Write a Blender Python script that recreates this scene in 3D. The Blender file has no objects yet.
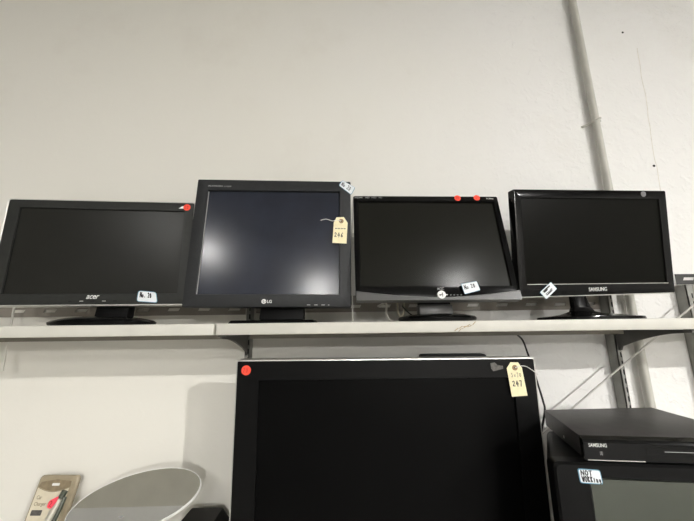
import bpy, bmesh, math, random
from mathutils import Vector, Matrix
random.seed(4)
S = bpy.context.scene
COL = S.collection
R = math.radians

# ------------------------------------------------------------------ materials
def mat(name, col, rough=.5, metal=0.0, var=0.0, vscale=40.0, bump=0.0, bscale=200.0, coat=0.0,
        spec=.5, trans=0.0, emit=None, estr=0.0, ior=1.45):
    m = bpy.data.materials.new(name); m.use_nodes = True
    nt = m.node_tree; b = nt.nodes['Principled BSDF']
    c = (*col, 1)
    b.inputs['Base Color'].default_value = c
    b.inputs['Roughness'].default_value = rough
    b.inputs['Metallic'].default_value = metal
    b.inputs['Specular IOR Level'].default_value = spec
    b.inputs['Coat Weight'].default_value = coat
    b.inputs['Coat Roughness'].default_value = .08
    b.inputs['Transmission Weight'].default_value = trans
    b.inputs['IOR'].default_value = ior
    if emit:
        b.inputs['Emission Color'].default_value = (*emit, 1)
        b.inputs['Emission Strength'].default_value = estr
    tc = nt.nodes.new('ShaderNodeTexCoord')
    if var > 0:
        n = nt.nodes.new('ShaderNodeTexNoise'); n.inputs['Scale'].default_value = vscale
        n.inputs['Detail'].default_value = 5
        nt.links.new(tc.outputs['Object'], n.inputs['Vector'])
        rp = nt.nodes.new('ShaderNodeValToRGB')
        rp.color_ramp.elements[0].position = .3; rp.color_ramp.elements[1].position = .7
        rp.color_ramp.elements[0].color = (*[max(0, x * (1 - var)) for x in col], 1)
        rp.color_ramp.elements[1].color = (*[min(1, x * (1 + var)) for x in col], 1)
        nt.links.new(n.outputs['Fac'], rp.inputs['Fac'])
        nt.links.new(rp.outputs['Color'], b.inputs['Base Color'])
    if bump > 0:
        n2 = nt.nodes.new('ShaderNodeTexNoise'); n2.inputs['Scale'].default_value = bscale
        n2.inputs['Detail'].default_value = 3
        nt.links.new(tc.outputs['Object'], n2.inputs['Vector'])
        bp = nt.nodes.new('ShaderNodeBump'); bp.inputs['Strength'].default_value = bump
        bp.inputs['Distance'].default_value = .002
        nt.links.new(n2.outputs['Fac'], bp.inputs['Height'])
        nt.links.new(bp.outputs['Normal'], b.inputs['Normal'])
    return m

def wall_mat():
    m = bpy.data.materials.new('painted_plaster'); m.use_nodes = True
    nt = m.node_tree; b = nt.nodes['Principled BSDF']; N = nt.nodes.new; L = nt.links.new
    tc = N('ShaderNodeTexCoord'); sp = N('ShaderNodeSeparateXYZ'); L(tc.outputs['Object'], sp.inputs[0])
    wob = N('ShaderNodeTexNoise'); wob.inputs['Scale'].default_value = 2.2; wob.inputs['Detail'].default_value = 6
    L(tc.outputs['Object'], wob.inputs['Vector'])
    # the newer white coat takes over from the cream coat towards the conduit
    ad = N('ShaderNodeMath'); ad.operation = 'MULTIPLY_ADD'
    L(wob.outputs['Fac'], ad.inputs[0]); ad.inputs[1].default_value = .9; L(sp.outputs['X'], ad.inputs[2])
    mr = N('ShaderNodeMapRange'); L(ad.outputs[0], mr.inputs['Value'])
    mr.inputs['From Min'].default_value = .1; mr.inputs['From Max'].default_value = 1.2
    mix = N('ShaderNodeMix'); mix.data_type = 'RGBA'
    L(mr.outputs[0], mix.inputs['Factor'])
    mix.inputs['A'].default_value = (.80, .78, .715, 1); mix.inputs['B'].default_value = (.81, .80, .775, 1)
    # faint grubby patches
    st = N('ShaderNodeTexNoise'); st.inputs['Scale'].default_value = 3.1; st.inputs['Detail'].default_value = 9
    st.inputs['Roughness'].default_value = .65
    L(tc.outputs['Object'], st.inputs['Vector'])
    sr = N('ShaderNodeMapRange'); L(st.outputs['Fac'], sr.inputs['Value'])
    sr.inputs['From Min'].default_value = .56; sr.inputs['From Max'].default_value = .8
    sr.inputs['To Max'].default_value = .3
    mix2 = N('ShaderNodeMix'); mix2.data_type = 'RGBA'; L(sr.outputs[0], mix2.inputs['Factor'])
    L(mix.outputs['Result'], mix2.inputs['A']); mix2.inputs['B'].default_value = (.66, .62, .55, 1)
    L(mix2.outputs['Result'], b.inputs['Base Color'])
    b.inputs['Roughness'].default_value = .62
    b.inputs['Specular IOR Level'].default_value = .25
    # trowel marks, stronger on the right-hand part
    n1 = N('ShaderNodeTexNoise'); n1.inputs['Scale'].default_value = 9; n1.inputs['Detail'].default_value = 8
    n1.inputs['Roughness'].default_value = .55; n1.inputs['Distortion'].default_value = .8
    L(tc.outputs['Object'], n1.inputs['Vector'])
    n2 = N('ShaderNodeTexNoise'); n2.inputs['Scale'].default_value = 38; n2.inputs['Detail'].default_value = 5
    n2.inputs['Distortion'].default_value = .6
    L(tc.outputs['Object'], n2.inputs['Vector'])
    mx = N('ShaderNodeMapRange'); L(n2.outputs['Fac'], mx.inputs['Value'])
    mx.inputs['From Min'].default_value = .5; mx.inputs['From Max'].default_value = .85; mx.inputs['To Max'].default_value = .35
    s = N('ShaderNodeMath'); s.operation = 'ADD'; L(n1.outputs['Fac'], s.inputs[0]); L(mx.outputs[0], s.inputs[1])
    amp = N('ShaderNodeMapRange'); L(sp.outputs['X'], amp.inputs['Value'])
    amp.inputs['From Min'].default_value = .05; amp.inputs['From Max'].default_value = 1.0
    amp.inputs['To Min'].default_value = .05; amp.inputs['To Max'].default_value = .75
    bp = N('ShaderNodeBump'); bp.inputs['Distance'].default_value = .012
    L(amp.outputs[0], bp.inputs['Strength']); L(s.outputs[0], bp.inputs['Height'])
    L(bp.outputs['Normal'], b.inputs['Normal'])
    return m

M = {
 'wall': wall_mat(),
 'room_wall': mat('far_wall_paint', (.36, .35, .33), .8, var=.1, vscale=2),
 'ceiling': mat('ceiling_paint', (.30, .295, .285), .8, var=.03, vscale=3),
 'floor': mat('concrete_floor', (.24, .235, .22), .6, var=.15, vscale=4, bump=.2, bscale=30),
 'shelf': mat('cream_powder_coat', (.60, .585, .525), .45, var=.05, vscale=14, bump=.06, bscale=90),
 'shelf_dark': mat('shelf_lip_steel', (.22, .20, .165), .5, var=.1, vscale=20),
 'steel': mat('grey_upright_steel', (.27, .27, .25), .5, metal=.1, var=.14, vscale=25, bump=.08),
 'bracket': mat('dark_bracket_steel', (.075, .073, .065), .5, metal=.1, var=.15, vscale=30),
 'rail': mat('beige_rail_steel', (.25, .225, .195), .5, var=.08, vscale=20),
 'slot': mat('dark_slot', (.02, .02, .02), .9, var=.1),
 'rod': mat('bright_zinc_rod', (.62, .61, .58), .32, metal=.7, var=.08, vscale=60),
 'conduit': mat('painted_conduit', (.50, .49, .44), .45, var=.06, vscale=20, bump=.05),
 'grey_plastic': mat('charcoal_plastic', (.022, .023, .021), .45, var=.12, vscale=60, bump=.10, bscale=600, spec=.3),
 'lg_plastic': mat('dark_grey_plastic', (.020, .021, .022), .45, var=.12, vscale=60, bump=.10, bscale=600, spec=.3),
 'gloss_black': mat('glossy_black_plastic', (.003, .003, .003), .12, var=.2, vscale=30, spec=.22),
 'satin_black': mat('satin_black_plastic', (.004, .004, .004), .36, var=.15, vscale=50, spec=.12),
 'matt_black': mat('matt_black_plastic', (.004, .004, .004), .55, var=.15, vscale=50, spec=.15),
 'chin': mat('grey_chin_plastic', (.085, .085, .082), .3, var=.06, vscale=50),
 'silver': mat('silver_trim', (.62, .61, .57), .3, metal=.6, var=.05, vscale=50),
 'screen_acer': mat('matt_panel', (.012, .012, .010), .30, var=.12, vscale=9, spec=.35),
 'screen_lg': mat('hazy_blue_panel', (.016, .019, .029), .19, var=.18, vscale=12, spec=.6),
 'screen_aoc': mat('olive_panel', (.008, .008, .006), .19, var=.12, vscale=10, spec=.4),
 'screen_samsung': mat('dark_panel', (.003, .003, .002), .3, var=.15, vscale=10, spec=.07),
 'screen_tv': mat('tv_panel', (.002, .002, .002), .34, var=.15, vscale=8, spec=.06),
 'crt_glass': mat('crt_glass', (.045, .051, .038), .16, var=.14, vscale=7, spec=.5),
 'player_top': mat('player_top_steel', (.050, .047, .047), .45, metal=.0, var=.2, vscale=40, bump=.06, bscale=500),
 'white_ink': mat('white_lettering', (.80, .80, .78), .5, var=.03),
 'grey_ink': mat('grey_lettering', (.34, .34, .34), .5, var=.03),
 'ink': mat('marker_ink', (.018, .018, .022), .7, var=.1),
 'faint_ink': mat('faded_ink', (.30, .25, .17), .7, var=.1),
 'blue': mat('blue_label_border', (.11, .28, .40), .6, var=.1, vscale=80),
 'label': mat('white_label_paper', (.80, .83, .85), .65, var=.04, vscale=120),
 'manila': mat('manila_card', (.90, .81, .53), .75, var=.06, vscale=90, bump=.05),
 'kraft': mat('kraft_eyelet', (.34, .23, .12), .7, var=.1),
 'string': mat('white_string', (.75, .74, .70), .8, var=.1),
 'red': mat('red_dot_paper', (.88, .075, .04), .6, var=.06, vscale=100),
 'red_ink': mat('dark_red_ink', (.42, .012, .01), .6, var=.1),
 'pink': mat('pink_red_paper', (.88, .08, .12), .6, var=.06),
 'tape': mat('grimy_tape', (.095, .088, .08), .4, var=.35, vscale=160),
 'white_cord': mat('white_cable_pvc', (.74, .72, .66), .45, var=.06),
 'black_cord': mat('black_cable_pvc', (.015, .015, .015), .45, var=.1),
 'cream_cord': mat('beige_cable_pvc', (.56, .51, .40), .45, var=.08),
 'mirror': mat('mirror_glass', (.86, .87, .86), .03, metal=1.0, var=.01, vscale=5),
 'white_plastic': mat('white_plastic', (.82, .815, .79), .3, var=.02, vscale=30),
 'card': mat('beige_insert_card', (.66, .60, .46), .6, var=.05, vscale=60),
 'blister': mat('tinted_blister_plastic', (.43, .365, .25), .22, var=.12, vscale=50, trans=.25),
 'blister_dark': mat('brown_blister_recess', (.24, .19, .12), .25, var=.2, vscale=70),
 'dark_green': mat('dark_device_plastic', (.06, .07, .05), .35, var=.2, vscale=80),
 'pale_metal': mat('pale_device_barrel', (.58, .56, .48), .3, metal=.4, var=.1, vscale=80),
 'lens': mat('dark_blue_lens', (.012, .010, .06), .08, var=.2, coat=.8),
 'chip': mat('chipped_coat', (.36, .28, .16), .7, var=.3, vscale=200),
 'table': mat('counter_laminate', (.62, .60, .55), .4, var=.05, vscale=20),
 'added_beam_white': mat('added_beam_paint', (.88, .88, .87), .7, var=.02),
 'grey_sticker': mat('grey_sticker_paper', (.15, .15, .15), .6, var=.05),
 'dark_steel': mat('dark_steel', (.03, .03, .028), .55, var=.2),
 'lamp_housing': mat('lamp_housing', (.7, .7, .7), .5, var=.03),
 'hole': mat('drilled_hole', (.02, .018, .015), .9, var=.1),
 'crack': mat('plaster_ridge', (.70, .67, .59), .7, var=.1, vscale=60),
}

# ------------------------------------------------------------------ mesh helpers
def link(name, me, m, parent=None, mx=None):
    o = bpy.data.objects.new(name, me); COL.objects.link(o)
    if m is not None and not me.materials: me.materials.append(m)
    if parent is not None: o.parent = parent
    if mx is not None: o.matrix_local = mx
    return o
def obj(name, bm, m, parent=None, mx=None, smooth=True):
    bmesh.ops.recalc_face_normals(bm, faces=bm.faces[:])
    me = bpy.data.meshes.new(name); bm.to_mesh(me); bm.free()
    if smooth:
        for p in me.polygons: p.use_smooth = True
        me.set_sharp_from_angle(angle=R(32))
    return link(name, me, m, parent, mx)
def empty(name, loc, label, cat, group=None, rz=0):
    o = bpy.data.objects.new(name, None); COL.objects.link(o)
    o.location = loc; o.rotation_euler = (0, 0, rz); o.empty_display_size = .05
    return tag(o, label, cat, group)
def tag(o, label, cat, group=None):
    o['label'] = label; o['category'] = cat
    if group: o['group'] = group
    return o
def struct(o):
    o['kind'] = 'structure'; return o
def box(bm, x0, x1, y0, y1, z0, z1, bev=0.0, seg=2):
    v = [bm.verts.new(p) for p in [(x0,y0,z0),(x1,y0,z0),(x1,y1,z0),(x0,y1,z0),(x0,y0,z1),(x1,y0,z1),(x1,y1,z1),(x0,y1,z1)]]
    f = [bm.faces.new([v[i] for i in q]) for q in [(0,3,2,1),(4,5,6,7),(0,1,5,4),(1,2,6,5),(2,3,7,6),(3,0,4,7)]]
    if bev:
        es = list({e for q in f for e in q.edges})
        bmesh.ops.bevel(bm, geom=es, offset=bev, segments=seg, affect='EDGES', profile=.5)
    return bm
def hexa(bm, bottom, top, bev=0.0, seg=2):
    v = [bm.verts.new(p) for p in list(bottom) + list(top)]
    f = [bm.faces.new([v[i] for i in q]) for q in [(0,3,2,1),(4,5,6,7),(0,1,5,4),(1,2,6,5),(2,3,7,6),(3,0,4,7)]]
    if bev:
        es = list({e for q in f for e in q.edges})
        bmesh.ops.bevel(bm, geom=es, offset=bev, segments=seg, affect='EDGES', profile=.5)
    return bm
def loops(bm, rings, cap0=True, cap1=True, close=True):
    vs = [[bm.verts.new(p) for p in r] for r in rings]
    n = len(rings[0])
    for a, b in zip(vs, vs[1:]):
        for i in range(n if close else n - 1):
            j = (i + 1) % n
            bm.faces.new([a[i], a[j], b[j], b[i]])
    if cap0: bm.faces.new(vs[0])
    if cap1: bm.faces.new(vs[-1][::-1])
    return vs
def rrect(corners, r, n=4):
    """corners TL,TR,BR,BL as (x,z); rounded outline"""
    out = []
    k = len(corners)
    for i in range(k):
        p = Vector(corners[i]); a = Vector(corners[i-1]); b = Vector(corners[(i+1) % k])
        da = (a - p).normalized(); db = (b - p).normalized()
        s = p + da * r; e = p + db * r
        for t in range(n + 1):
            u = t / n
            q = s * (1-u)**2 + p * 2*u*(1-u) + e * u*u
            out.append((q.x, q.y))
    return out
def rect(w0, w1, h0, h1): return [(w0, h1), (w1, h1), (w1, h0), (w0, h0)]
def ring3(pts, y): return [(x, y, z) for x, z in pts]
def scale2(pts, d):
    """move an outline inward by d, roughly"""
    cx = sum(p[0] for p in pts)/len(pts); cz = sum(p[1] for p in pts)/len(pts)
    w = max(abs(p[0]-cx) for p in pts); h = max(abs(p[1]-cz) for p in pts)
    return [(cx+(p[0]-cx)*(1-d/w), cz+(p[1]-cz)*(1-d/h)) for p in pts]
def tube(bm, pts, r, n=8, sub=6, caps=True):
    P = [Vector(p) for p in pts]
    if len(P) > 2 and sub > 1:
        Q = []
        for i in range(len(P)-1):
            p0 = P[max(i-1,0)]; p1 = P[i]; p2 = P[i+1]; p3 = P[min(i+2,len(P)-1)]
            for k in range(sub):
                t = k/sub
                Q.append(.5*((2*p1)+(p2-p0)*t+(2*p0-5*p1+4*p2-p3)*t*t+(3*p1-p0-3*p2+p3)*t**3))
        Q.append(P[-1]); P = Q
    rings = []; ref = Vector((.13, .21, .97))
    for i, p in enumerate(P):
        d = (P[min(i+1,len(P)-1)] - P[max(i-1,0)]).normalized()
        s = d.cross(ref)
        if s.length < .05: s = d.cross(Vector((1, 0, 0)))
        s.normalize(); t = s.cross(d).normalized(); ref = t
        rings.append([p + s*r*math.cos(2*math.pi*k/n) + t*r*math.sin(2*math.pi*k/n) for k in range(n)])
    loops(bm, rings, caps, caps)
    return bm
def disc(bm, cx, cz, r, y0, y1, n=24):
    ring = [(cx + r*math.cos(-2*math.pi*k/n), cz + r*math.sin(-2*math.pi*k/n)) for k in range(n)]
    loops(bm, [ring3(ring, y1), ring3(ring, y0)])
def slab(bm, pts, y0, y1):
    loops(bm, [ring3(pts, y1), ring3(pts, y0)])
def text_obj(name, body, x0, x1, z0, z1, y, m, parent, mx, shear=0.0, depth=.0006, off=0.0):
    """lettering fitted into the rectangle x0..x1, z0..z1 of the plane y"""
    cu = bpy.data.curves.new(name, 'FONT'); cu.body = body; cu.size = 1; cu.shear = shear; cu.offset = off
    cu.resolution_u = 3
    t = bpy.data.objects.new(name + '_tmp', cu); COL.objects.link(t)
    dg = bpy.context.evaluated_depsgraph_get()
    me = bpy.data.meshes.new_from_object(t.evaluated_get(dg))
    bpy.data.objects.remove(t); bpy.data.curves.remove(cu)
    xs = [v.co.x for v in me.vertices]; ys = [v.co.y for v in me.vertices]
    a, b, c, d = min(xs), max(xs), min(ys), max(ys)
    for v in me.vertices:
        v.co = Vector((x0 + (v.co.x-a)/(b-a)*(x1-x0), y, z0 + (v.co.y-c)/(d-c)*(z1-z0)))
    bm = bmesh.new(); bm.from_mesh(me); bpy.data.meshes.remove(me)
    ex = bmesh.ops.extrude_face_region(bm, geom=bm.faces[:])
    bmesh.ops.translate(bm, vec=(0, -depth, 0), verts=[g for g in ex['geom'] if isinstance(g, bmesh.types.BMVert)])
    return obj(name, bm, m, parent, mx, smooth=False)

# pen strokes for the handwriting, unit boxes
G = {
 'N': [[(0,0),(.05,1)],[(.05,1),(.75,0)],[(.75,0),(.8,1)]],
 'o': [[(.4,.55),(.1,.45),(.05,.15),(.3,0),(.6,.1),(.65,.4),(.4,.55)]],
 'O': [[(.4,1),(.1,.8),(.02,.4),(.2,.05),(.5,0),(.75,.3),(.75,.75),(.4,1)]],
 '.': [[(.3,.05),(.4,.1)]],
 '2': [[(.05,.8),(.3,1),(.6,.85),(.5,.5),(.05,.05),(.7,.02)]],
 '0': [[(.4,.9),(.1,.7),(.1,.2),(.4,0),(.65,.3),(.6,.75),(.4,.9)]],
 '4': [[(.45,1),(.0,.35),(.75,.4)],[(.6,.75),(.45,-.05)]],
 '6': [[(.6,1),(.2,.6),(.1,.15),(.4,0),(.65,.2),(.45,.45),(.15,.3)]],
 '7': [[(.0,.95),(.7,1),(.35,-.1)]],
 '3': [[(.1,.95),(.5,1),(.3,.6),(.6,.4),(.4,0),(.05,.1)]],
 'x': [[(.1,.1),(.6,.6)],[(.6,.1),(.1,.6)]],
 'T': [[(.0,.95),(.8,1)],[(.42,.97),(.38,0)]],
 'W': [[(0,1),(.2,0),(.4,.7),(.6,0),(.85,1)]],
 'R': [[(.1,0),(.1,1),(.6,.8),(.1,.5),(.7,0)]],
 'K': [[(.1,0),(.1,1)],[(.65,.95),(.15,.45),(.7,0)]],
 'I': [[(.3,0),(.3,.7)]],
 'n': [[(.1,0),(.15,.55),(.4,.5),(.5,0)]],
 'g': [[(.5,.5),(.15,.5),(.15,.1),(.5,.15),(.5,.5),(.5,-.2),(.1,-.3)]],
 '~': [[(0,.3),(.2,.55),(.35,.2),(.55,.5),(.7,.25),(.9,.5)]],
 '-': [[(0,.4),(.8,.45)]],
 ' ': [],
}
def strokes(bm, text, fn, lw, y, adv=.95):
    """fn maps unit text space (u 0..1, v 0..1) to plane x,z"""
    n = len(text)
    for i, ch in enumerate(text):
        for line in G[ch]:
            pts = [Vector(fn((i + px*.85) / n * adv, pz)) for px, pz in line]
            for a, b in zip(pts, pts[1:]):
                d = b - a
                if d.length < 1e-6: continue
                nn = Vector((-d.y, d.x)).normalized()*lw*.5; e = d.normalized()*lw*.35
                q = [a-e-nn, b+e-nn, b+e+nn, a-e+nn]
                loops(bm, [[(p.x, y, p.y) for p in q], [(p.x, y-.0003, p.y) for p in q]])
def bil(q):
    TL, TR, BR, BL = [Vector(p) for p in q]
    return lambda u, v: (BL*(1-u)*(1-v) + BR*u*(1-v) + TR*u*v + TL*(1-u)*v)

# ------------------------------------------------------------------ room
YW = 1.09; X0, X1 = -4.6, 4.6; Y0 = -9.0; H = 3.7
def plain(name, m, *b):
    bm = bmesh.new(); box(bm, *b); return struct(obj(name, bm, M[m], smooth=False))
wall_back = plain('wall_back', 'wall', X0-.15, X1+.15, YW, YW+.15, 0, H)
plain('wall_left', 'room_wall', X0-.15, X0, Y0, YW, 0, H)
plain('wall_right', 'room_wall', X1, X1+.15, Y0, YW, 0, H)
plain('wall_front', 'room_wall', X0-.15, X1+.15, Y0-.15, Y0, 0, H)
plain('floor', 'floor', X0-.15, X1+.15, Y0-.15, YW+.15, -.1, 0)
plain('added_beam', 'added_beam_white', X0, X1, -.35, .62, 3.3, H)  # added unseen beam, gives the mirror's lower half something bright to reflect
plain('ceiling', 'ceiling', X0-.15, X1+.15, Y0-.15, YW+.15, H, H+.1)
for x, z, r in ((1.160, 2.675, .0042), (1.164, 2.084, .0046)):
    bm = bmesh.new(); disc(bm, x, z, r, YW-.0012, YW+.01, 14); obj('screw_hole', bm, M['hole'], wall_back)
bm = bmesh.new()
pts = []
z = 2.60
while z > 1.93:
    t = (2.60 - z)/.67
    pts.append((1.207 - .045*t + random.uniform(-.003, .003), YW+.0002, z)); z -= .035
tube(bm, pts, .0013, 6, 3); obj('plaster_ridge', bm, M['crack'], wall_back)

# ------------------------------------------------------------------ ceiling lamps
def ceiling_light(x, y, z, w, l, e, label):
    t = empty('pendant_lamp', (x, y, H), label, 'lamp', 'pendant lamps of the room')
    d = z - H
    bm = bmesh.new(); box(bm, -w/2-.03, w/2+.03, -l/2-.03, l/2+.03, d+.002, d+.06, .006); obj('housing', bm, M['lamp_housing'], t)
    bm = bmesh.new(); tube(bm, [(0, 0, 0), (0, 0, d+.058)], .006, 8, 1); obj('hanger', bm, M['lamp_housing'], t)
    m = mat('lamp_diffuser', (.9, .9, .9), .5, emit=(1, .982, .955), estr=e)
    bm = bmesh.new(); box(bm, -w/2, w/2, -l/2, l/2, d-.005, d+.001); obj('diffuser', bm, m, t, smooth=False)
LAMPS = [(2.95, -2.55, 2.95, .07, .07, 31500, 'brightest small square pendant lamp, to the right'),
         (-.22, -4.3, 2.85, .2, .2, 1600, 'square pendant lamp in the middle of the room'),
         (-1.56, -2.2, 2.85, .2, .2, 400, 'square pendant lamp to the left'),
         (2.2, -8.2, 2.85, .2, .2, 14500, 'square pendant lamp to the right, at the far end of the room'),
         (1.42, -1.62, 3.1, .2, .2, 200, 'square pendant lamp nearest the shelves')]
for a in LAMPS: ceiling_light(*a)

# ------------------------------------------------------------------ conduit
PX = .957
bm = bmesh.new(); tube(bm, [(PX, YW-.0225, .02), (PX, YW-.0225, H)], .0128, 16, 1)
conduit = obj('wall_conduit', bm, M['conduit'])
tag(conduit, 'cream painted conduit pipe running up the back wall behind the rightmost monitor', 'pipe')
for z in (2.255, .7):
    bm = bmesh.new()
    arc = [(PX + .0145*math.cos(a), YW-.0225-.0145*math.sin(a), z+.006*math.cos(a)) for a in [R(q) for q in range(0, 181, 20)]]
    tube(bm, [(PX+.034, YW-.004, z+.012), (PX+.018, YW-.012, z+.008)] + arc + [(PX-.018, YW-.012, z-.008), (PX-.040, YW-.004, z-.014)], .0042, 8, 3)
    obj('pipe_clip', bm, M['conduit'], conduit)

# ------------------------------------------------------------------ shelving
SF, SR_, ST, SB = .807, 1.012, 1.5227, 1.4957
UX = [-.283, .877]
def upright(x, top, label, w=.014, y0=1.052):
    t = empty('shelf_upright', (x, y0+.018, 0), label, 'shelf upright', 'steel uprights of the shelving')
    bm = bmesh.new()
    x0, x1, f, b = -w/2, w/2, -.018, .0195
    box(bm, x0, x1, f, f+.003, 0, top); box(bm, x0, x0+.0025, f, b, 0, top); box(bm, x1-.0025, x1, f, b, 0, top)
    obj('channel', bm, M['steel'], t, smooth=False)
    bm = bmesh.new(); zz = 1.10
    while zz < top-.03:
        box(bm, .0012, .0052, f-.0006, f+.0008, zz, zz+.015)
        zz += .026
    obj('slots', bm, M['slot'], t, smooth=False)
    return t
upright(UX[0], 1.74, 'dark steel upright behind the joint of the two shelf boards')
upright(UX[1], 1.74, 'grey steel upright behind the rightmost monitor, crossed by the thin rod')
upright(1.150, 1.637, 'short steel upright at the far right edge, right of the rightmost monitor', .026)

def bracket(x, label):
    t = empty('shelf_bracket', (x, 1.05, SB), label, 'shelf bracket', 'brackets under the shelf')
    prof = [(0, -.0005)]
    prof = [(.0, -.0008), (-.232, -.0008), (-.232, -.008)]
    for k in range(9):
        u = k/8; prof.append((-.20 + .185*u, -.010 - .040*u**1.6))
    prof += [(-.008, -.062), (0, -.062)]
    bm = bmesh.new()
    loops(bm, [[(-.0025, y, z) for y, z in prof], [(.0025, y, z) for y, z in prof]])
    obj('web', bm, M['bracket'], t, smooth=False)
    bm = bmesh.new(); box(bm, -.009, .009, -.228, -.002, -.004, -.0008); obj('top_flange', bm, M['bracket'], t, smooth=False)
    bm = bmesh.new(); box(bm, -.0022, .0022, -.006, .006, -.060, -.048); obj('hook', bm, M['steel'], t, smooth=False)
bracket(UX[0], 'dark curved bracket under the joint of the two shelf boards')
bracket(UX[1], 'dark curved bracket under the right part of the long shelf')

def shelf(x0, x1, lipx0, lipx1, label, chips=False):
    t = empty('shelf_board', ((x0+x1)/2, (SF+SR_)/2, SB), label, 'shelf', 'cream steel shelf boards')
    ox = (x0+x1)/2; oy = (SF+SR_)/2
    bm = bmesh.new()
    # pressed steel tray: top sheet with folded front edge
    box(bm, x0-ox, x1-ox, SF-oy, SR_-oy, 0, ST-SB, .0022, 2)
    obj('deck', bm, M['shelf'], t)
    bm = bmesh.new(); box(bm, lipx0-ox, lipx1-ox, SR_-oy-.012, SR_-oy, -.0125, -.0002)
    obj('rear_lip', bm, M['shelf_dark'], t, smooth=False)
    if chips:
        bm = bmesh.new()
        for k in range(12):
            u = k/11; x = .284 + .042*u + random.uniform(-.004, .004); z = 1.5005 + .013*u + random.uniform(-.003, .003)
            a = random.uniform(.2, .8); l = random.uniform(.002, .006); w = random.uniform(.0006, .0014)
            dx, dz = l*math.cos(a), l*math.sin(a)
            q = [(x-ox-dx, z-SB-dz), (x-ox+dx, z-SB+dz), (x-ox+dx-w, z-SB+dz+w), (x-ox-dx-w, z-SB-dz+w)]
            slab(bm, q, SF-oy-.0004, SF-oy+.0006)
        c = obj('paint_chips', bm, M['chip'], t, smooth=False)
        c['label'] = 'scratched brownish chips in the paint of the front edge'
shelf(-1.55, -.2985, -1.50, -.33, 'shorter cream shelf board carrying only the leftmost wide monitor')
shelf(-.2925, 1.62, -.262, .858, 'long cream shelf board carrying the three monitors on the right', True)

def slotted_rail(x0, x1, z0, z1, y, phase, pitch, label, m='rail'):
    t = empty('slotted_rail', ((x0+x1)/2, y, z0), label, 'rail', 'slotted rails behind the monitors')
    ox = (x0+x1)/2
    hz0, hz1 = .0135, .0230; hw = .036
    xs = []
    x = phase
    while x > x0: x -= pitch
    x += pitch
    while x + hw < x1 - .004:
        xs.append(x); x += pitch
    bm = bmesh.new()
    def piece(a, b, c, d): 
        if b-a > 1e-4: box(bm, a-ox, b-ox, 0, .002, c, d)
    piece(x0, x1, 0, hz0); piece(x0, x1, hz1, z1-z0)
    prev = x0
    for h in xs:
        # slanted ends: fill with a parallelogram web
        p = [(prev-ox, hz0), (h-ox, hz0), (h+.005-ox, hz1), (prev-ox + (.005 if prev > x0 else 0), hz1)]
        slab(bm, p[::-1], 0, .002); prev = h + hw
    slab(bm, [(prev-ox, hz0), (x1-ox, hz0), (x1-ox, hz1), (prev+.005-ox, hz1)][::-1], 0, .002)
    obj('strip', bm, M[m], t, smooth=False)
    for e in (x0+.006, x1-.012):
        bm = bmesh.new(); box(bm, e-ox, e+.006-ox, .0022, .0062, .002, z1-z0-.002); obj('end_tab', bm, M[m], t, smooth=False)
slotted_rail(-1.45, -.302, 1.558, 1.614, 1.083, -.066, .0973, 'beige slotted rail behind the leftmost wide monitor')
slotted_rail(-.268, .864, 1.5625, 1.616, 1.083, -.066, .0973, 'long beige slotted rail behind the three monitors on the right')
slotted_rail(1.105, 1.62, 1.638, 1.672, 1.046, 1.128, .0925, 'dark slotted rail at the far right edge, beside the rightmost monitor', 'dark_steel')

bm = bmesh.new(); 
p0 = Vector((.6749, 1.024, 1.2675)); p1 = Vector((1.0636, 1.024, 1.5308)); dd = p1-p0
tube(bm, [p0 - dd*.55, p1 + dd*.42], .0026, 10, 1)
tag(obj('brace_rod', bm, M['rod']), 'thin bright metal rod slanting up across the grey upright on the right', 'rod')

# ------------------------------------------------------------------ counter below the frame
TZ = .90
t = empty('counter', (0, .78, 0), 'counter under the shelf carrying the big television and the disc player', 'counter')
bm = bmesh.new(); box(bm, -1.6, 1.6, .42-.78, 1.04-.78, TZ-.03, TZ, .004); obj('worktop', bm, M['table'], t)
for x in (-1.55, 0, 1.55):
    for y in (-.31, .22):
        bm = bmesh.new(); box(bm, x-.025, x+.025, y-.025, y+.025, 0, TZ-.03, .003); obj('leg', bm, M['steel'], t)

# ------------------------------------------------------------------ screens
def head_matrix(pos, yaw, tilt, roll):
    return Matrix.Translation(pos) @ Matrix.Rotation(R(yaw), 4, 'Z') @ Matrix.Rotation(R(tilt), 4, 'X') @ Matrix.Rotation(R(roll), 4, 'Y')
def bezel(bm, w, h, inner, rec=.006, db=.022, e=.003, rad=.006):
    o = rect(-w/2, w/2, -h/2, h/2)
    A = rrect(o, rad); B = scale2(A, e)
    I = rrect(inner, .0015); I2 = [(x, z) for x, z in scale2(I, .0015)]
    loops(bm, [ring3(B, db+.003), ring3(A, db), ring3(A, e), ring3(scale2(A, e*.3), e*.3), ring3(B, 0), ring3(I, 0), ring3(I2, rec)], True, False)
def panel(inner, y, grow=.001):
    bm = bmesh.new(); I = scale2(inner, -grow); slab(bm, I[::-1], y, y+.002); return bm
def rear(w, h, y0, y1, inset, zc=0.0):
    bm = bmesh.new(); o = rrect(rect(-w/2+.006, w/2-.006, -h/2+.006, h/2-.006), .01)
    o2 = [(x*(1-inset), zc + (z-zc)*(1-inset)) for x, z in o]
    o3 = [(x*.9, zc+(z-zc)*.9) for x, z in o2]
    loops(bm, [ring3(o3, y1), ring3(o2, y1-.006), ring3(o, y0+.006), ring3(o, y0)])
    return bm
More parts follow.
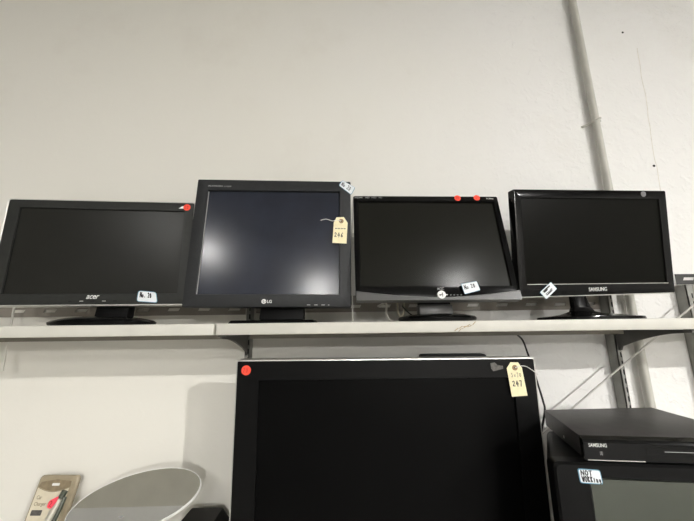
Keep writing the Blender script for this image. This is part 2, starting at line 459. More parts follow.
def sticker(parent, mx, quad, y, text, label, lw=.0011, border=.0016, rad=.004, tb=(.12, .9, .35, .82), two=None):
    bm = bmesh.new(); slab(bm, rrect(quad, rad, 4)[::-1], y-.0005, y+.0002)
    s = obj('sticker', bm, M['blue'], parent, mx, smooth=False); s['label'] = label
    q2 = scale2(quad, border)
    bm = bmesh.new(); slab(bm, rrect(q2, rad*.8, 4)[::-1], y-.0009, y-.0004); obj('label_face', bm, M['label'], s, smooth=False)
    f = bil(quad); u0, u1, v0, v1 = tb
    bm = bmesh.new(); strokes(bm, text, lambda u, v: f(u0+(u1-u0)*u, v0+(v1-v0)*v), lw, y-.0009)
    if two:
        u2, u3, v2, v3 = two[1]; strokes(bm, two[0], lambda u, v: f(u2+(u3-u2)*u, v2+(v3-v2)*v), lw, y-.0009)
    h = obj('handwriting', bm, M['ink'], s, smooth=False)
    return s
def red_dot(parent, mx, cx, cz, r, y, text='20', col='red'):
    bm = bmesh.new(); disc(bm, cx, cz, r, y-.0005, y+.0002, 24)
    s = obj('price_dot', bm, M[col], parent, mx, smooth=False); s['label'] = 'round red price sticker'
    bm = bmesh.new(); q = [(cx-r*.6, cz+r*.5), (cx+r*.65, cz+r*.5), (cx+r*.6, cz-r*.45), (cx-r*.65, cz-r*.45)]
    f = bil(q); strokes(bm, text, lambda u, v: f(u, v), .0009, y-.0005); obj('handwriting', bm, M['red_ink'], s, smooth=False)
def local(hm, root): return Matrix.Translation(-Vector(root.location)) @ hm

# ---- leftmost monitor
hm = head_matrix((-.6531, .88, 1.7214), 4.28, -.73, -.18)
mon = empty('monitor', (-.6265, .905, ST), 'wide charcoal monitor with silver edge, leftmost on the shelf, on the shorter board', 'monitor', 'monitors on the shelf')
L = local(hm, mon); W_, H_ = .4857, .2893
inner = [(-.2129, .1215), (.2178, .1190), (.2178, -.1170), (-.2129, -.1160)]
bm = bmesh.new(); bezel(bm, W_, H_, inner, rec=.005, db=.016); obj('bezel', bm, M['grey_plastic'], mon, L)
bm = bmesh.new(); A = rrect(rect(-W_/2-.0034, W_/2+.0020, -H_/2-.0032, H_/2+.0014), .007)
loops(bm, [ring3(scale2(A, .004), .034), ring3(A, .030), ring3(A, .0015), ring3(scale2(A, .0008), .0002), ring3(scale2(A, .0042), .0012)], True, False)
o = obj('side_trim', bm, M['silver'], mon, L); o['label'] = 'silver trim around the outer edge'
obj('screen', panel(inner, .005), M['screen_acer'], mon, L, smooth=False)
bm = bmesh.new()
for a, b in zip(inner, inner[1:] + inner[:1]):
    d = (Vector(b)-Vector(a)).normalized(); n = Vector((-d.y, d.x))*.0019
    q = [Vector(a)+n*.2, Vector(b)+n*.2, Vector(b)-n, Vector(a)-n]
    slab(bm, [(p.x, p.y) for p in q], .0038, .0049)
obj('screen_seal', bm, M['matt_black'], mon, L, smooth=False)
obj('rear_housing', rear(W_, H_, .032, .062, .35), M['grey_plastic'], mon, L)
text_obj('maker_logo', 'acer', -.0075, .0245, -.1296, -.1195, -.0001, M['white_ink'], mon, L, shear=.35, off=.018)
for k in range(5):
    x = -.05 + k*.0275
    bm = bmesh.new(); box(bm, x, x+.009, -.0008, .0006, -.1362, -.1340, .0004, 1); obj('button', bm, M['silver' if k in (1, 3) else 'satin_black'], mon, L)
sticker(mon, L, [(.1190, -.1075), (.1650, -.1120), (.1715, -.1410), (.1180, -.1370)], -.0001, 'No. 20', 'white price label with a blue border on the lower bezel', tb=(.14, .78, .42, .86), lw=.0019, rad=.007)
red_dot(mon, L, .2225, .1300, .0098, -.0002)
bm = bmesh.new(); slab(bm, [(.200, .126), (.209, .1335), (.214, .1335), (.214, .1265)][::-1], -.0003, .0002); obj('torn_label', bm, M['label'], mon, L, smooth=False)
bm = bmesh.new()   # wide dished foot
O = []
for k in range(40):
    a = 2*math.pi*k/40; c, s_ = math.cos(a), math.sin(a)
    O.append((.124*math.copysign(abs(c)**.7, c), .075*math.copysign(abs(s_)**.7, s_)))
sc = lambda f, z, dz=0: [(x*f, y*f, z) for x, y in O]
loops(bm, [sc(.95, 0), sc(.985, .003), sc(1, .009), sc(.93, .014), sc(.70, .0205), sc(.45, .024)])
obj('stand_foot', bm, M['gloss_black'], mon, Matrix.Translation((.003, -.0, 0)))
bm = bmesh.new(); hexa(bm, [(-.044, .008, .0), (.044, .008, .0), (.044, .04, .0), (-.044, .04, .0)], [(-.042, .03, .13), (.042, .03, .13), (.042, .052, .13), (-.042, .052, .13)], .003)
obj('stand_neck', bm, M['matt_black'], mon, Matrix.Translation((.011, 0, .022)))

# ---- square monitor
hm = head_matrix((-.1855, .88, 1.7485), .85, -3.19, .69)
mon = empty('monitor', (-.168, .905, ST), 'squarish dark grey monitor with a hazy blue screen, tallest on the shelf', 'monitor', 'monitors on the shelf')
L = local(hm, mon); W_, H_ = .4394, .3671
inner = [(-.1885, .1495), (.1885, .1510), (.1885, -.1500), (-.1885, -.1508)]
bm = bmesh.new(); bezel(bm, W_, H_, inner, rec=.007, db=.028, rad=.004); obj('bezel', bm, M['lg_plastic'], mon, L)
obj('screen', panel(inner, .007), M['screen_lg'], mon, L, smooth=False)
bm = bmesh.new(); box(bm, -.1888, -.1858, .0045, .0068, -.150, .147)
o = obj('screen_rim', bm, M['grey_ink'], mon, L, smooth=False); o['label'] = 'pale strip at the left edge of the screen'
obj('rear_housing', rear(W_, H_, .028, .072, .30), M['lg_plastic'], mon, L)
text_obj('model_lettering', 'FLATRON', -.188, -.147, .1595, .1642, -.0001, M['grey_ink'], mon, L, shear=.1, off=.01)
text_obj('small_lettering', 'L1730SF', -.1430, -.1230, .1600, .1632, -.0001, M['grey_ink'], mon, L)
bm = bmesh.new(); disc(bm, -.0092, -.1687, .0062, -.0008, .0004, 28)
lg = obj('maker_emblem', bm, M['white_ink'], mon, L, smooth=False)
bm = bmesh.new(); q = [(-.0118, -.1655), (-.0104, -.1655), (-.0104, -.1718), (-.0118, -.1718)]; slab(bm, q[::-1], -.0011, -.0008)
slab(bm, [(-.0104, -.1705), (-.0074, -.1705), (-.0074, -.1718), (-.0104, -.1718)][::-1], -.0011, -.0008)
slab(bm, [(-.0070, -.1680), (-.0040, -.1680), (-.0040, -.1692), (-.0070, -.1692)][::-1], -.0011, -.0008)
obj('emblem_mark', bm, M['lg_plastic'], lg, smooth=False)
text_obj('maker_logo', 'LG', -.0008, .0112, -.1729, -.1648, -.0001, M['white_ink'], mon, L, off=.02)
for k, x in enumerate((.103, .122, .141, .158)):
    bm = bmesh.new(); box(bm, x, x+(.009 if k < 3 else .004), -.0007, .0006, -.1786, -.1766, .0004, 1); obj('button', bm, M['grey_ink'], mon, L)
sticker(mon, L, [(.1954, .1868), (.2330, .1640), (.2215, .1400), (.1845, .1700)], -.0002, 'No 20', 'white label with a blue border stuck across the top right corner', tb=(.12, .85, .25, .8), rad=.005, lw=.0015)
bm = bmesh.new(); hexa(bm, [(-.108, -.062, 0), (.108, -.062, 0), (.108, .075, 0), (-.108, .075, 0)], [(-.102, -.055, .008), (.102, -.055, .008), (.102, .07, .011), (-.102, .07, .011)], .002)
obj('stand_foot', bm, M['satin_black'], mon, Matrix.Translation((.0, -.012, 0)))
bm = bmesh.new(); hexa(bm, [(-.060, .0, .0), (.060, .0, .0), (.060, .045, .0), (-.060, .045, .0)], [(-.056, .028, .14), (.056, .028, .14), (.056, .062, .14), (-.056, .062, .14)], .004)
obj('stand_neck', bm, M['matt_black'], mon, Matrix.Translation((.012, .0, .0105)))

# ---- leaning glossy monitor
hm = head_matrix((.2566, .87, 1.7319), .76, -11.41, .1)
mon = empty('monitor', (.258, .905, ST), 'glossy black monitor with two red dots on its top edge and a grey chin', 'monitor', 'monitors on the shelf')
L = local(hm, mon); W_, H_ = .4267, .3159
inner = [(-.2000, .1385), (.1985, .1385), (.1965, -.1215), (-.2010, -.1210)]
bm = bmesh.new(); bezel(bm, W_, H_, inner, rec=.005, db=.022, rad=.005); obj('bezel', bm, M['gloss_black'], mon, L)
obj('screen', panel(inner, .005), M['screen_aoc'], mon, L, smooth=False)
obj('rear_housing', rear(W_, H_, .022, .062, .3), M['satin_black'], mon, L)
bm = bmesh.new()   # grey lower lip with an arched upper edge
up = [(-.2128 + .4256*k/20, -.1330 - .0170*math.sin(math.pi*k/20)) for k in range(21)]
dn = [(x, -.1597) for x, z in up]
v = [[bm.verts.new(p) for p in q] for q in ([(x, .001, z) for x, z in up], [(x, -.004, z-.0025) for x, z in up], [(x, -.004, z) for x, z in dn], [(x, .02, z) for x, z in dn], [(x, .02, z) for x, z in up])]
for i in range(5):
    a, b = v[i], v[(i+1) % 5]
    for k in range(20): bm.faces.new([a[k], a[k+1], b[k+1], b[k]])
bm.faces.new([r[0] for r in v]); bm.faces.new([r[-1] for r in v][::-1])
o = obj('chin_strip', bm, M['chin'], mon, L); o['label'] = 'grey curved strip along the bottom edge'
text_obj('maker_logo', 'AOC', -.0035, .0150, -.1325, -.1252, -.0001, M['grey_ink'], mon, L, off=.02)
bm = bmesh.new(); disc(bm, .0050, -.1460, .0106, -.0062, .0, 28); pb = obj('power_button', bm, M['white_plastic'], mon, L, smooth=False)
bm = bmesh.new(); f = bil([(-.001, -.141), (.011, -.141), (.011, -.151), (-.001, -.151)]); strokes(bm, '~4', lambda u, v: f(u, v), .0014, -.0062); obj('button_mark', bm, M['ink'], pb, smooth=False)
bm = bmesh.new(); box(bm, .0165, .021, -.0055, -.003, -.1472, -.1452); obj('pointer_mark', bm, M['white_ink'], mon, L, smooth=False)
for k in range(4):
    bm = bmesh.new(); box(bm, .027+.009*k, .0305+.009*k, -.0052, -.003, -.1478, -.1462); obj('indicator_mark', bm, M['grey_ink'], mon, L, smooth=False)
sticker(mon, L, [(.0585, -.1190), (.1010, -.1110), (.1065, -.1360), (.0635, -.1465)], -.0075, 'No 20', 'white price label with a blue border, stuck askew over the chin', tb=(.12, .85, .42, .82), lw=.0015, rad=.003, border=.001)
red_dot(mon, L, .0932, .1505, .0095, -.0002); red_dot(mon, L, .1507, .1517, .0095, -.0002, '0')
for x0, x1 in ((-.209, -.186), (-.178, -.166), (-.160, -.146), (-.139, -.129)):
    text_obj('badge_lettering', 'HDMI' if x0 < -.2 else 'HD', x0, x1, .1490, .1545, -.0001, M['grey_ink'], mon, L, off=.01)
text_obj('model_lettering', '912Vwa', .1790, .1995, .1468, .1520, -.0001, M['white_ink'], mon, L, shear=.2)
bm = bmesh.new()
O = [(.1045*math.cos(2*math.pi*k/44), .082*math.sin(2*math.pi*k/44)) for k in range(44)]
sc = lambda f, z: [(x*f, y*f, z) for x, y in O]
loops(bm, [sc(.93, 0), sc(.98, .003), sc(1, .009), sc(.95, .014), sc(.7, .019), sc(.45, .021)]); obj('stand_foot', bm, M['gloss_black'], mon, Matrix.Translation((.005, -.008, 0)))
bm = bmesh.new(); hexa(bm, [(-.046, -.006, 0), (.046, -.006, 0), (.046, .03, 0), (-.046, .03, 0)], [(-.046, -.004, .028), (.046, -.004, .028), (.046, .03, .028), (-.046, .03, .028)], .003)
o = obj('neck_collar', bm, M['chin'], mon, Matrix.Translation((.006, .0, .019)))
bm = bmesh.new(); hexa(bm, [(-.044, .004, .0), (.044, .004, .0), (.044, .028, .0), (-.044, .028, .0)], [(-.04, .034, .12), (.04, .034, .12), (.04, .058, .12), (-.04, .058, .12)], .003)
obj('stand_neck', bm, M['matt_black'], mon, Matrix.Translation((.006, 0, .0462)))

# ---- rightmost monitor
hm = head_matrix((.7395, .90, 1.744), 5.17, 7.89, -1.56)
mon = empty('monitor', (.672, .905, ST), 'glossy black widescreen monitor with a dark screen, rightmost on the shelf', 'monitor', 'monitors on the shelf')
L = local(hm, mon); W_, H_ = .4878, .3049
inner = [(-.2225, .1275), (.2185, .1275), (.2205, -.1220), (-.2230, -.1170)]
bm = bmesh.new(); bezel(bm, W_, H_, inner, rec=.004, db=.026, rad=.004); obj('bezel', bm, M['gloss_black'], mon, L)
obj('screen', panel(inner, .004), M['screen_samsung'], mon, L, smooth=False)
obj('rear_housing', rear(W_, H_, .026, .066, .35), M['satin_black'], mon, L)
bm = bmesh.new(); slab(bm, [(-.2200, -.1165), (.2225, -.1222), (.2225, -.1238), (-.2200, -.1181)][::-1], -.0006, .0004)
o = obj('accent_line', bm, M['silver'], mon, L, smooth=False); o['label'] = 'thin silver line under the screen'
bm = bmesh.new(); box(bm, -.2415, .2415, -.001, .012, -.1537, -.1510, .0008, 1); obj('bottom_trim', bm, M['silver'], mon, L)
text_obj('maker_logo', 'SAMSUNG', -.0340, .0225, -.1412, -.1302, -.0001, M['white_ink'], mon, L, off=.012)
sticker(mon, L, [(-.1505, -.1115), (-.1330, -.1310), (-.1680, -.1600), (-.1860, -.1400)], -.0018, 'No 20', 'white price label with a blue border, stuck on slanting', tb=(.15, .85, .2, .75), lw=.0016, rad=.003, border=.001)
bm = bmesh.new(); disc(bm, .1674, .1413, .0085, -.0006, .0004, 24); o = obj('grey_dot', bm, M['grey_sticker'], mon, L, smooth=False); o['label'] = 'small round grey sticker'
bm = bmesh.new()
O = []
for k in range(44):
    a = 2*math.pi*k/44; c, s_ = math.cos(a), math.sin(a)
    O.append((.133*math.copysign(abs(c)**.75, c), .074*math.copysign(abs(s_)**.75, s_)))
sc = lambda f, z, g=1: [(x*f, y*f*g, z) for x, y in O]
nk = lambda w, d, z, dy=0: [(w*math.copysign(abs(math.cos(2*math.pi*k/44))**.5, math.cos(2*math.pi*k/44)), dy + d*math.copysign(abs(math.sin(2*math.pi*k/44))**.5, math.sin(2*math.pi*k/44)), z) for k in range(44)]
loops(bm, [sc(.985, 0), sc(1, .003), sc(.985, .0085), sc(.58, .0145), nk(.050, .024, .0185, .02), nk(.031, .016, .025, .024), nk(.0255, .013, .036, .026)])
obj('stand_foot', bm, M['gloss_black'], mon, Matrix.Translation((.009, -.008, 0)))
bm = bmesh.new()
loops(bm, [nk(.0250, .0125, 0, .0), nk(.0205, .0125, .03, .006), nk(.0205, .0125, .15, .034)])
obj('stand_neck', bm, M['gloss_black'], mon, Matrix.Translation((.009, .018, .0358)))

# ---- big television
hm = head_matrix((.1105, .85, 1.2562), -2.38, 1.84, .1)
tv = empty('television', (.11, .85, TZ), 'big flat television with thin silver edge standing below the shelf', 'television')
L = local(hm, tv)
W_, TOP, BOT = .7352, .1778, -.262
def trr(x0, x1, z0, z1): return [(x0, z1), (x1, z1), (x1, z0), (x0, z0)]
bm = bmesh.new(); A = rrect(trr(-W_/2, W_/2, BOT, TOP), .006)
loops(bm, [ring3(scale2(A, .004), .045), ring3(A, .038), ring3(A, .004), ring3(scale2(A, .0008), .0015), ring3(scale2(A, .0034), .001), ring3(scale2(A, .0034), .012)])
o = obj('outer_trim', bm, M['silver'], tv, L); o['label'] = 'thin silver trim around the bezel'
inner = [(-.3095, .1290), (.3118, .1320), (.3118, -.205), (-.3095, -.205)]
bm = bmesh.new(); A = rrect(trr(-W_/2+.0034, W_/2-.0034, BOT+.0034, TOP-.0034), .004); I = rrect(inner, .0015)
loops(bm, [ring3(A, .013), ring3(A, .001), ring3(scale2(A, .001), 0), ring3(I, 0), ring3(scale2(I, .0015), .006)], True, False)
obj('bezel', bm, M['satin_black'], tv, L)
obj('screen', panel(inner, .006), M['screen_tv'], tv, L, smooth=False)
bm = bmesh.new(); o_ = rrect(trr(-.33, .33, -.22, .155), .02)
loops(bm, [ring3(scale2(o_, .05), .10), ring3(scale2(o_, .03), .095), ring3(o_, .048), ring3(o_, .042)]); obj('rear_housing', bm, M['matt_black'], tv, L)
bm = bmesh.new(); o_ = rrect(trr(.098, .268, .10, .1822), .008)
loops(bm, [ring3(scale2(o_, .006), .075), ring3(o_, .07), ring3(o_, .046)]); obj('rear_bulge', bm, M['matt_black'], tv, L)
red_dot(tv, L, -.3415, .1533, .0118, -.0002, '20')
bm = bmesh.new()
slab(bm, [(.2585, .1650), (.2690, .1665), (.2755, .1600), (.2880, .1585), (.2880, .1515), (.2770, .1490), (.2640, .1460), (.2590, .1530)][::-1], -.0006, .0002)
o = obj('tape_patch', bm, M['tape'], tv, L, smooth=False); o['label'] = 'grimy patch of tape beside the paper tag'
bm = bmesh.new(); box(bm, -.19, .19, -.09, .10, 0, .014, .005); obj('stand_foot', bm, M['satin_black'], tv, Matrix.Translation((0, .03, 0)))
bm = bmesh.new(); box(bm, -.05, .05, .035, .075, .012, .25, .005); obj('stand_neck', bm, M['satin_black'], tv)

# ------------------------------------------------------------------ paper tags
def price_tag(hm, corners, hole, y, rows, label, string_pts):
    """corners: left shoulder, top left, top right, right shoulder, bottom right, bottom left (plane coordinates)"""
    loc = hm @ Vector((hole[0], y, hole[1]))
    t = empty('price_tag', loc, label, 'price tag', 'manila price tags on strings')
    L = Matrix.Translation(-loc) @ hm
    bm = bmesh.new(); slab(bm, corners[::-1], y-.0006, y); obj('card', bm, M['manila'], t, L, smooth=False)
    bm = bmesh.new(); disc(bm, hole[0], hole[1], .0066, y-.0012, y-.0005, 24); e = obj('eyelet', bm, M['kraft'], t, L, smooth=False)
    bm = bmesh.new(); disc(bm, hole[0], hole[1], .0021, y-.0014, y-.0011, 14); obj('hole', bm, M['hole'], e, smooth=False)
    ls, tl, tr, rs, br, bl = corners
    f = bil([ls, rs, br, bl])
    for text, u0, u1, v0, v1, ink, lw in rows:
        bm = bmesh.new(); strokes(bm, text, lambda u, v: f(u0+(u1-u0)*u, v0+(v1-v0)*v), lw, y-.0006); obj('handwriting', bm, M[ink], t, L, smooth=False)
    bm = bmesh.new(); tube(bm, [(x, yy, z) for x, yy, z in string_pts], .0009, 6, 5); obj('string', bm, M['string'], t, L)
lg_hm = head_matrix((-.1855, .88, 1.7485), .85, -3.19, .69)
price_tag(lg_hm, [(.1715, .0535), (.1790, .0691), (.1997, .0703), (.2104, .0530), (.2072, -.0084), (.1679, -.0066)], (.1926, .0578), -.0022,
          [('~~~~', .12, .98, .66, .78, 'ink', .0010), ('246', .12, .82, .30, .50, 'ink', .0017)],
          'small manila tag numbered 246 hanging on the squarish monitor', [(.1926, -.0040, .0578), (.178, -.0035, .0600), (.168, -.0018, .0585), (.150, -.0008, .0640), (.1345, -.0008, .0605)])
price_tag(hm, [(.2960, .1532), (.3062, .1668), (.3244, .1665), (.3323, .1541), (.3391, .0897), (.3018, .0875)], (.3152, .1542), -.0022,
          [('3x70', .2, .95, .68, .82, 'faint_ink', .0012), ('247', .2, .9, .36, .54, 'ink', .0019)],
          'manila tag numbered 247 hanging at the top right of the big television', [(.3152, -.0040, .1542), (.328, -.0035, .1580), (.342, -.0028, .1570), (.354, -.0028, .1500), (.362, -.0022, .1440), (.3700, -.0022, .1385), (.3705, .012, .1370)])

# ------------------------------------------------------------------ cables
def cable(name, pts, r, m, label, cat='cable'):
    bm = bmesh.new(); tube(bm, pts, r, 8, 8); tag(obj(name, bm, M[m]), label, cat, 'loose cables around the monitors')
cable('cable', [(.118, 1.012, 1.5745), (.1290, 1.005, 1.5800), (.1385, 1.0, 1.5845), (.1425, .995, 1.575), (.1400, .985, 1.551), (.148, .975, 1.532), (.160, .965, ST+.0028), (.178, .955, ST+.0028), (.20, .98, ST+.0028)], .0031, 'white_cord', 'white cable looping up and down on the shelf left of the round monitor foot')
cable('cable', [(.172, .985, 1.600), (.1725, .98, 1.575), (.1730, .974, 1.553), (.178, .97, 1.541), (.187, .975, 1.548), (.193, .985, 1.565), (.196, 1.0, 1.60)], .0029, 'cream_cord', 'beige cable hanging in a short bend beside the neck of the glossy monitor')
cable('cable', [(.188, .99, 1.574), (.196, .975, 1.560), (.205, .965, 1.549), (.218, .985, 1.5445)], .0020, 'black_cord', 'thin dark cable reaching the neck of the glossy monitor')
cable('cord', [(.0425, .945, 1.905), (.0402, .944, 1.78), (.0385, .942, 1.64), (.0375, .94, 1.55), (.038, .945, ST+.0018)], .0016, 'white_cord', 'thin white cord hanging down between the squarish and the glossy monitor', 'cord')
cable('cable', [(.5535, 1.052, 1.4880), (.5455, 1.0, 1.4700), (.546, .98, 1.43), (.5475, .965, 1.39), (.548, .95, 1.345), (.5465, .935, 1.31), (.544, .93, 1.285), (.530, .94, 1.22), (.51, .95, 1.10)], .0026, 'black_cord', 'black cable dropping from under the shelf behind the big television')
cable('cord', [(-.999, 1.046, 1.60), (-.994, 1.040, 1.57), (-.989, 1.036, 1.545), (-.988, 1.034, 1.50), (-.986, 1.034, 1.40)], .0028, 'white_cord', 'pale cord hanging behind the left end of the wide charcoal monitor', 'cord')

# ------------------------------------------------------------------ disc player on a tube television
FL, FR, BR, BL = (.4560, .668), (.772, .618), (.803, .893), (.519, .889)
PT, PB = 1.300, 1.2585
pl = empty('disc_player', ((FL[0]+BR[0])/2, (FL[1]+BR[1])/2, PB), 'slim black disc player lying on the tube television at the right', 'disc player')
ox, oy = pl.location.x, pl.location.y
def P(p, z): return (p[0]-ox, p[1]-oy, z-PB)
def lerp(a, b, t): return (a[0]+(b[0]-a[0])*t, a[1]+(b[1]-a[1])*t)
cl, cr = lerp(FL, BL, .07), lerp(FR, BR, .07)
bm = bmesh.new(); hexa(bm, [P(cl, PB+.004), P(cr, PB+.004), P(BR, PB+.004), P(BL, PB+.004)], [P(cl, PT), P(cr, PT), P(BR, PT), P(BL, PT)], .0015)
obj('casing', bm, M['player_top'], pl)
bm = bmesh.new()
c2l, c2r = lerp(FL, BL, .0), lerp(FR, BR, .0)
prof = [(0.0, PB+.003), (0.0, PT-.009), (.008, PT-.0035), (.07, PT-.0005), (.07, PB+.003)]
loops(bm, [[P(lerp(FL, BL, t), z) for t, z in prof], [P(lerp(FR, BR, t), z) for t, z in prof]])
fa = obj('front_panel', bm, M['gloss_black'], pl, smooth=False)
ang = math.atan2(FR[1]-FL[1], FR[0]-FL[0])
fm = Matrix.Translation(P(FL, PB)) @ Matrix.Rotation(ang, 4, 'Z')
text_obj('maker_logo', 'SAMSUNG', .0085, .0400, .0255, .0320, -.0002, M['white_ink'], pl, fm, off=.012)
text_obj('disc_logo', 'DVD', .0265, .0310, .0120, .0185, -.0002, M['grey_ink'], pl, fm)
bm = bmesh.new(); box(bm, .105, .235, -.0008, .002, .0145, .0285, .0006, 1); tr_ = obj('disc_tray', bm, M['gloss_black'], pl, fm)
bm = bmesh.new(); box(bm, .135, .190, -.0012, -.0006, .0205, .0215); obj('tray_mark', bm, M['grey_ink'], tr_, smooth=False)
bm = bmesh.new(); box(bm, .004, .10, -.0016, .001, .0032, .0044); obj('bottom_line', bm, M['silver'], pl, fm, smooth=False)
for q in (lerp(lerp(FL, FR, .1), lerp(BL, BR, .1), .15), lerp(lerp(FL, FR, .9), lerp(BL, BR, .9), .15), lerp(lerp(FL, FR, .1), lerp(BL, BR, .1), .85), lerp(lerp(FL, FR, .9), lerp(BL, BR, .9), .85)):
    a = P(q, PB); bm = bmesh.new()
    ring = lambda r, z: [(a[0]+r*math.cos(2*math.pi*k/16), a[1]+r*math.sin(2*math.pi*k/16), z) for k in range(16)]
    loops(bm, [ring(.009, 0), ring(.01, .005)]); obj('foot', bm, M['matt_black'], pl)
bm = bmesh.new(); sd = lerp(FL, BL, .45); a = P(sd, 1.272)
disc(bm, 0, 0, .003, -.0008, .001, 12); sa = math.atan2(BL[1]-FL[1], BL[0]-FL[0])
obj('side_screw', bm, M['silver'], pl, Matrix.Translation(a) @ Matrix.Rotation(sa + math.pi, 4, 'Z'), smooth=False)

ct = empty('tube_television', (.66, .80, TZ), 'black tube television with a greenish glass screen under the disc player', 'television')
CS = .034
cm = Matrix.Translation((.4300-CS*math.cos(ang)-.66, .6660-CS*math.sin(ang)-.80, 0)) @ Matrix.Rotation(ang, 4, 'Z')
CW, CZ = .47+CS, PB-TZ
bm = bmesh.new()
inner = [(.030+CS, CZ-.030), (.440+CS, CZ-.030), (.440+CS, .06), (.030+CS, .06)]
A = rrect([(0, CZ), (CW, CZ), (CW, .012), (0, .012)], .012); I = rrect(inner, .012)
loops(bm, [ring3(A, .030), ring3(A, .004), ring3(scale2(A, .004), 0), ring3(scale2(I, -.006), 0), ring3(I, .010)], True, False)
obj('front_frame', bm, M['satin_black'], ct, cm)
bm = bmesh.new()   # bulging glass
nx, nz = 16, 12
g = [[bm.verts.new((.029+CS+.412*i/nx, .010 - .007*(1-(2*i/nx-1)**2)*(1-(2*j/nz-1)**2)**.8, .059+(CZ-.088)*j/nz)) for i in range(nx+1)] for j in range(nz+1)]
for j in range(nz):
    for i in range(nx): bm.faces.new([g[j][i], g[j][i+1], g[j+1][i+1], g[j+1][i]])
obj('glass_screen', bm, M['crt_glass'], ct, cm)
bm = bmesh.new()
A0 = rrect([(.0015, CZ-.001), (CW-.0015, CZ-.001), (CW-.0015, .014), (.0015, .014)], .012)
A1 = rrect([(.074, CZ-.001), (CW-.06, CZ-.001), (CW-.06, .014), (.074, .014)], .014); A2 = rrect([(.125, CZ-.04), (CW-.11, CZ-.04), (CW-.11, .05), (.125, .05)], .03)
loops(bm, [ring3(A2, .34), ring3(A1, .205), ring3(A0, .032), ring3(A0, .029)]); obj('rear_housing', bm, M['matt_black'], ct, cm)
for x in (.09+CS, CW-.06):
    bm = bmesh.new(); box(bm, x-.03, x+.03, .02, .24, 0, .014, .003); obj('foot', bm, M['matt_black'], ct, cm)
sticker(ct, cm, [(.0060+CS, CZ-.0095), (.0440+CS, CZ-.0105), (.0460+CS, CZ-.0345), (.0075+CS, CZ-.0335)], -.0002, 'NOT', 'white label reading NOT WORKING', lw=.0016, rad=.004, border=.0015, tb=(.12, .68, .58, .90), two=('WORKIng', (.12, 1.02, .14, .50)))

# ------------------------------------------------------------------ blister pack
cp = empty('car_charger_pack', (-.79, 1.0, TZ), 'beige blister pack reading Car Charger, standing by the wall at the left', 'blister pack')
bx = Vector((-.8466, 1.06, 1.1145)); 
pw = .107; ph = .225
axu = Vector((1, .0, -.02)).normalized(); 
dn = Vector((-.012, -.30, -1)).normalized(); dn = (dn - axu*dn.dot(axu)).normalized()
nrm = axu.cross(-dn).normalized()      # points to the viewer side (-y)
if nrm.y > 0: nrm = -nrm
# plane frame: x = axu, y = -nrm (into the pack), z = -dn
bxm = Matrix((( axu.x, -nrm.x, -dn.x, bx.x), (axu.y, -nrm.y, -dn.y, bx.y), (axu.z, -nrm.z, -dn.z, bx.z), (0, 0, 0, 1)))
BL_ = Matrix.Translation(-Vector(cp.location)) @ bxm
bm = bmesh.new(); A = rrect([(0, 0), (pw, 0), (pw, -ph), (0, -ph)], .012)
loops(bm, [ring3(A, .012), ring3(A, .003), ring3(scale2(A, .003), 0)]); obj('blister_shell', bm, M['blister'], cp, BL_)
bm = bmesh.new(); top = [(.006 + (pw-.022)*k/12, -.030 - .010*math.sin(math.pi*k/12)) for k in range(13)]
slab(bm, (top + [(pw-.018, -ph+.006), (.004, -ph+.006)])[::-1], -.0012, -.0004); cd = obj('insert_card', bm, M['card'], cp, BL_, smooth=False)
bm = bmesh.new()
arch = [(.006+(pw-.020)*k/12, -.027 - .010*math.sin(math.pi*k/12)) for k in range(13)]
slab(bm, (arch + [(pw-.016, -.014), (.050, -.010), (.010, -.016)])[::-1], -.001, -.0002); obj('hanger_recess', bm, M['blister_dark'], cp, BL_, smooth=False)
bm = bmesh.new(); slab(bm, rrect([(.042, -.019), (.062, -.019), (.062, -.025), (.042, -.025)], .002)[::-1], -.0022, -.0008); obj('hang_hole', bm, M['white_plastic'], cp, BL_, smooth=False)
text_obj('pack_lettering', 'Car', .013, .026, -.056, -.047, -.0013, M['faint_ink'], cp, BL_)
text_obj('pack_lettering', 'Charger', .012, .043, -.073, -.062, -.0013, M['faint_ink'], cp, BL_)
bm = bmesh.new(); box(bm, .012, .040, -.0022, -.0012, -.092, -.080, .0008, 1); obj('picture_panel', bm, M['tape'], cp, BL_)
bm = bmesh.new(); tube(bm, [(.080, -.006, -.054), (.074, -.006, -.080), (.067, -.006, -.110), (.056, -.006, -.155)], .0095, 14, 4); obj('charger_barrel', bm, M['pale_metal'], cp, BL_)
bm = bmesh.new(); tube(bm, [(.0905, -.005, -.050), (.087, -.005, -.080), (.080, -.005, -.120)], .0050, 10, 4); obj('charger_clip', bm, M['dark_green'], cp, BL_)
bm = bmesh.new(); tube(bm, [(.0860, -.006, -.036), (.0840, -.006, -.043), (.081, -.006, -.052)], .0075, 10, 2); obj('charger_tip', bm, M['dark_green'], cp, BL_)
bm = bmesh.new(); slab(bm, rrect([(.060, -.058), (.082, -.046), (.080, -.061), (.071, -.076), (.059, -.072)], .005)[::-1], -.0170, -.0160)
o = obj('price_dot', bm, M['pink'], cp, BL_, smooth=False); o['label'] = 'bright red oval price sticker'
bm = bmesh.new(); strokes(bm, '2', lambda u, v: (.064+.010*u, -.070+.012*v), .0016, -.0170); obj('handwriting', bm, M['red_ink'], o, smooth=False)

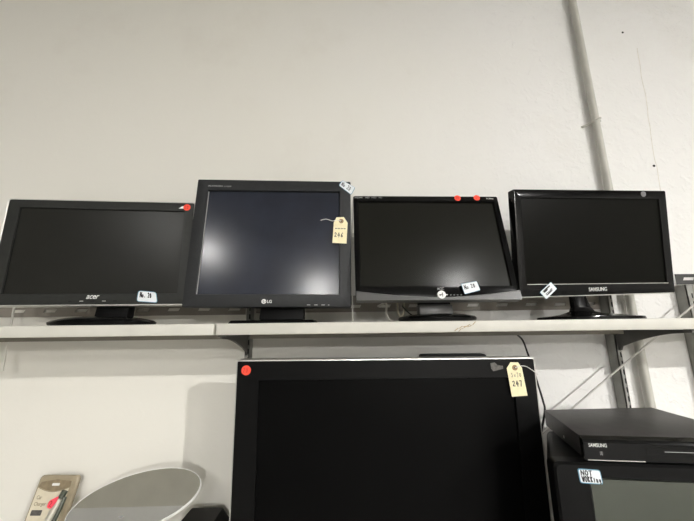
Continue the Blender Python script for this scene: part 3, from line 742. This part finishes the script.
# ------------------------------------------------------------------ oval mirror
MC = Vector((-.5061, .9344, 1.0989))
mt = empty('oval_mirror', (MC.x, MC.y, TZ), 'oval mirror with thin white rim leaning back beside the big television', 'mirror')
MT, MS = 41.0, 0.0           # lean towards the wall, sideways
mm = Matrix.Translation(MC) @ Matrix.Rotation(R(MS), 4, 'Y') @ Matrix.Rotation(R(90-MT), 4, 'X').inverted()
ML = Matrix.Translation(-Vector(mt.location)) @ mm
MA, MBx, MRot = .1490, .0695, 13.4   # half axes and slant within its own plane
def ell(f, n=64, add=0.0):
    o = []
    for k in range(n):
        a = -2*math.pi*k/n; x = (MA*f+add)*math.cos(a); z = (MBx*f+add)*math.sin(a)
        c, s_ = math.cos(R(MRot)), math.sin(R(MRot)); o.append((x*c - z*s_, x*s_ + z*c))
    return o
bm = bmesh.new(); loops(bm, [ring3(ell(1, add=-.002), .012), ring3(ell(1, add=.0018), .007), ring3(ell(1, add=.0018), .001), ring3(ell(1, add=.001), -.0010), ring3(ell(1), -.0006), ring3(ell(1), .002)]); obj('rim', bm, M['white_plastic'], mt, ML)
bm = bmesh.new(); slab(bm, ell(1, add=-.0003), .0, .003); obj('mirror_glass', bm, M['mirror'], mt, ML, smooth=False)
bm = bmesh.new(); slab(bm, [(-.022, -.0335), (-.0125, -.0325), (-.0115, -.0345), (-.015, -.0362), (-.0215, -.0362)][::-1], -.0006, .0002); obj('small_mark', bm, M['grey_ink'], mt, ML, smooth=False)
bm = bmesh.new(); tube(bm, [(0, .03, .012), (0, .035, .10), (0, .014, .186)], .011, 14, 5); obj('stem', bm, M['white_plastic'], mt)
bm = bmesh.new(); ring = lambda r, z: [(r*math.cos(2*math.pi*k/32), .03+r*.7*math.sin(2*math.pi*k/32), z) for k in range(32)]
loops(bm, [ring(.078, 0), ring(.08, .004), ring(.07, .012), ring(.02, .018)]); obj('stand_foot', bm, M['white_plastic'], mt)

# ------------------------------------------------------------------ small black speaker
sp = empty('boxy_device', (-.362, 1.012, TZ), 'small black box with a dark blue lens between mirror and big television', 'device')
bm = bmesh.new()
prof = [(-.062, 0), (-.062, .108), (-.050, .128), (.036, .128), (.060, .098), (.060, 0)]
loops(bm, [[(x*.97, -.040, z) for x, z in prof], [(x, -.034, z) for x, z in prof], [(x, .03, z) for x, z in prof], [(x*.97, .036, z) for x, z in prof]])
obj('body', bm, M['satin_black'], sp, smooth=False)
bm = bmesh.new()
loops(bm, [[(-.030+.016*f*math.cos(2*math.pi*k/28), y, .107+.016*f*math.sin(2*math.pi*k/28)) for k in range(28)] for f, y in ((1.1, -.039), (1.1, -.046), (.95, -.049), (.5, -.051))])
obj('lens', bm, M['lens'], sp)

# ------------------------------------------------------------------ camera and look
cam = bpy.data.cameras.new('camera'); co = bpy.data.objects.new('camera', cam); COL.objects.link(co)
p, y, r = R(12.18), R(1.45), R(-.72)
fw = Vector((math.sin(y)*math.cos(p), math.cos(y)*math.cos(p), math.sin(p)))
rt = Vector((math.cos(y), -math.sin(y), 0)); up = rt.cross(fw)
rt2 = math.cos(r)*rt + math.sin(r)*up; up2 = -math.sin(r)*rt + math.cos(r)*up
co.matrix_world = Matrix(((rt2.x, up2.x, -fw.x, 0), (rt2.y, up2.y, -fw.y, 0), (rt2.z, up2.z, -fw.z, 1.5), (0, 0, 0, 1)))
cam.sensor_fit = 'HORIZONTAL'; cam.sensor_width = 36; cam.lens = 36*330/694; cam.clip_start = .02
S.camera = co
w = bpy.data.worlds.new('world'); S.world = w; w.use_nodes = True
w.node_tree.nodes['Background'].inputs[0].default_value = (.5, .5, .5, 1)
w.node_tree.nodes['Background'].inputs[1].default_value = .0
vs = S.view_settings
vs.view_transform = 'Standard'; vs.look = 'None'; vs.exposure = -.97; vs.gamma = 1; vs.use_curve_mapping = False
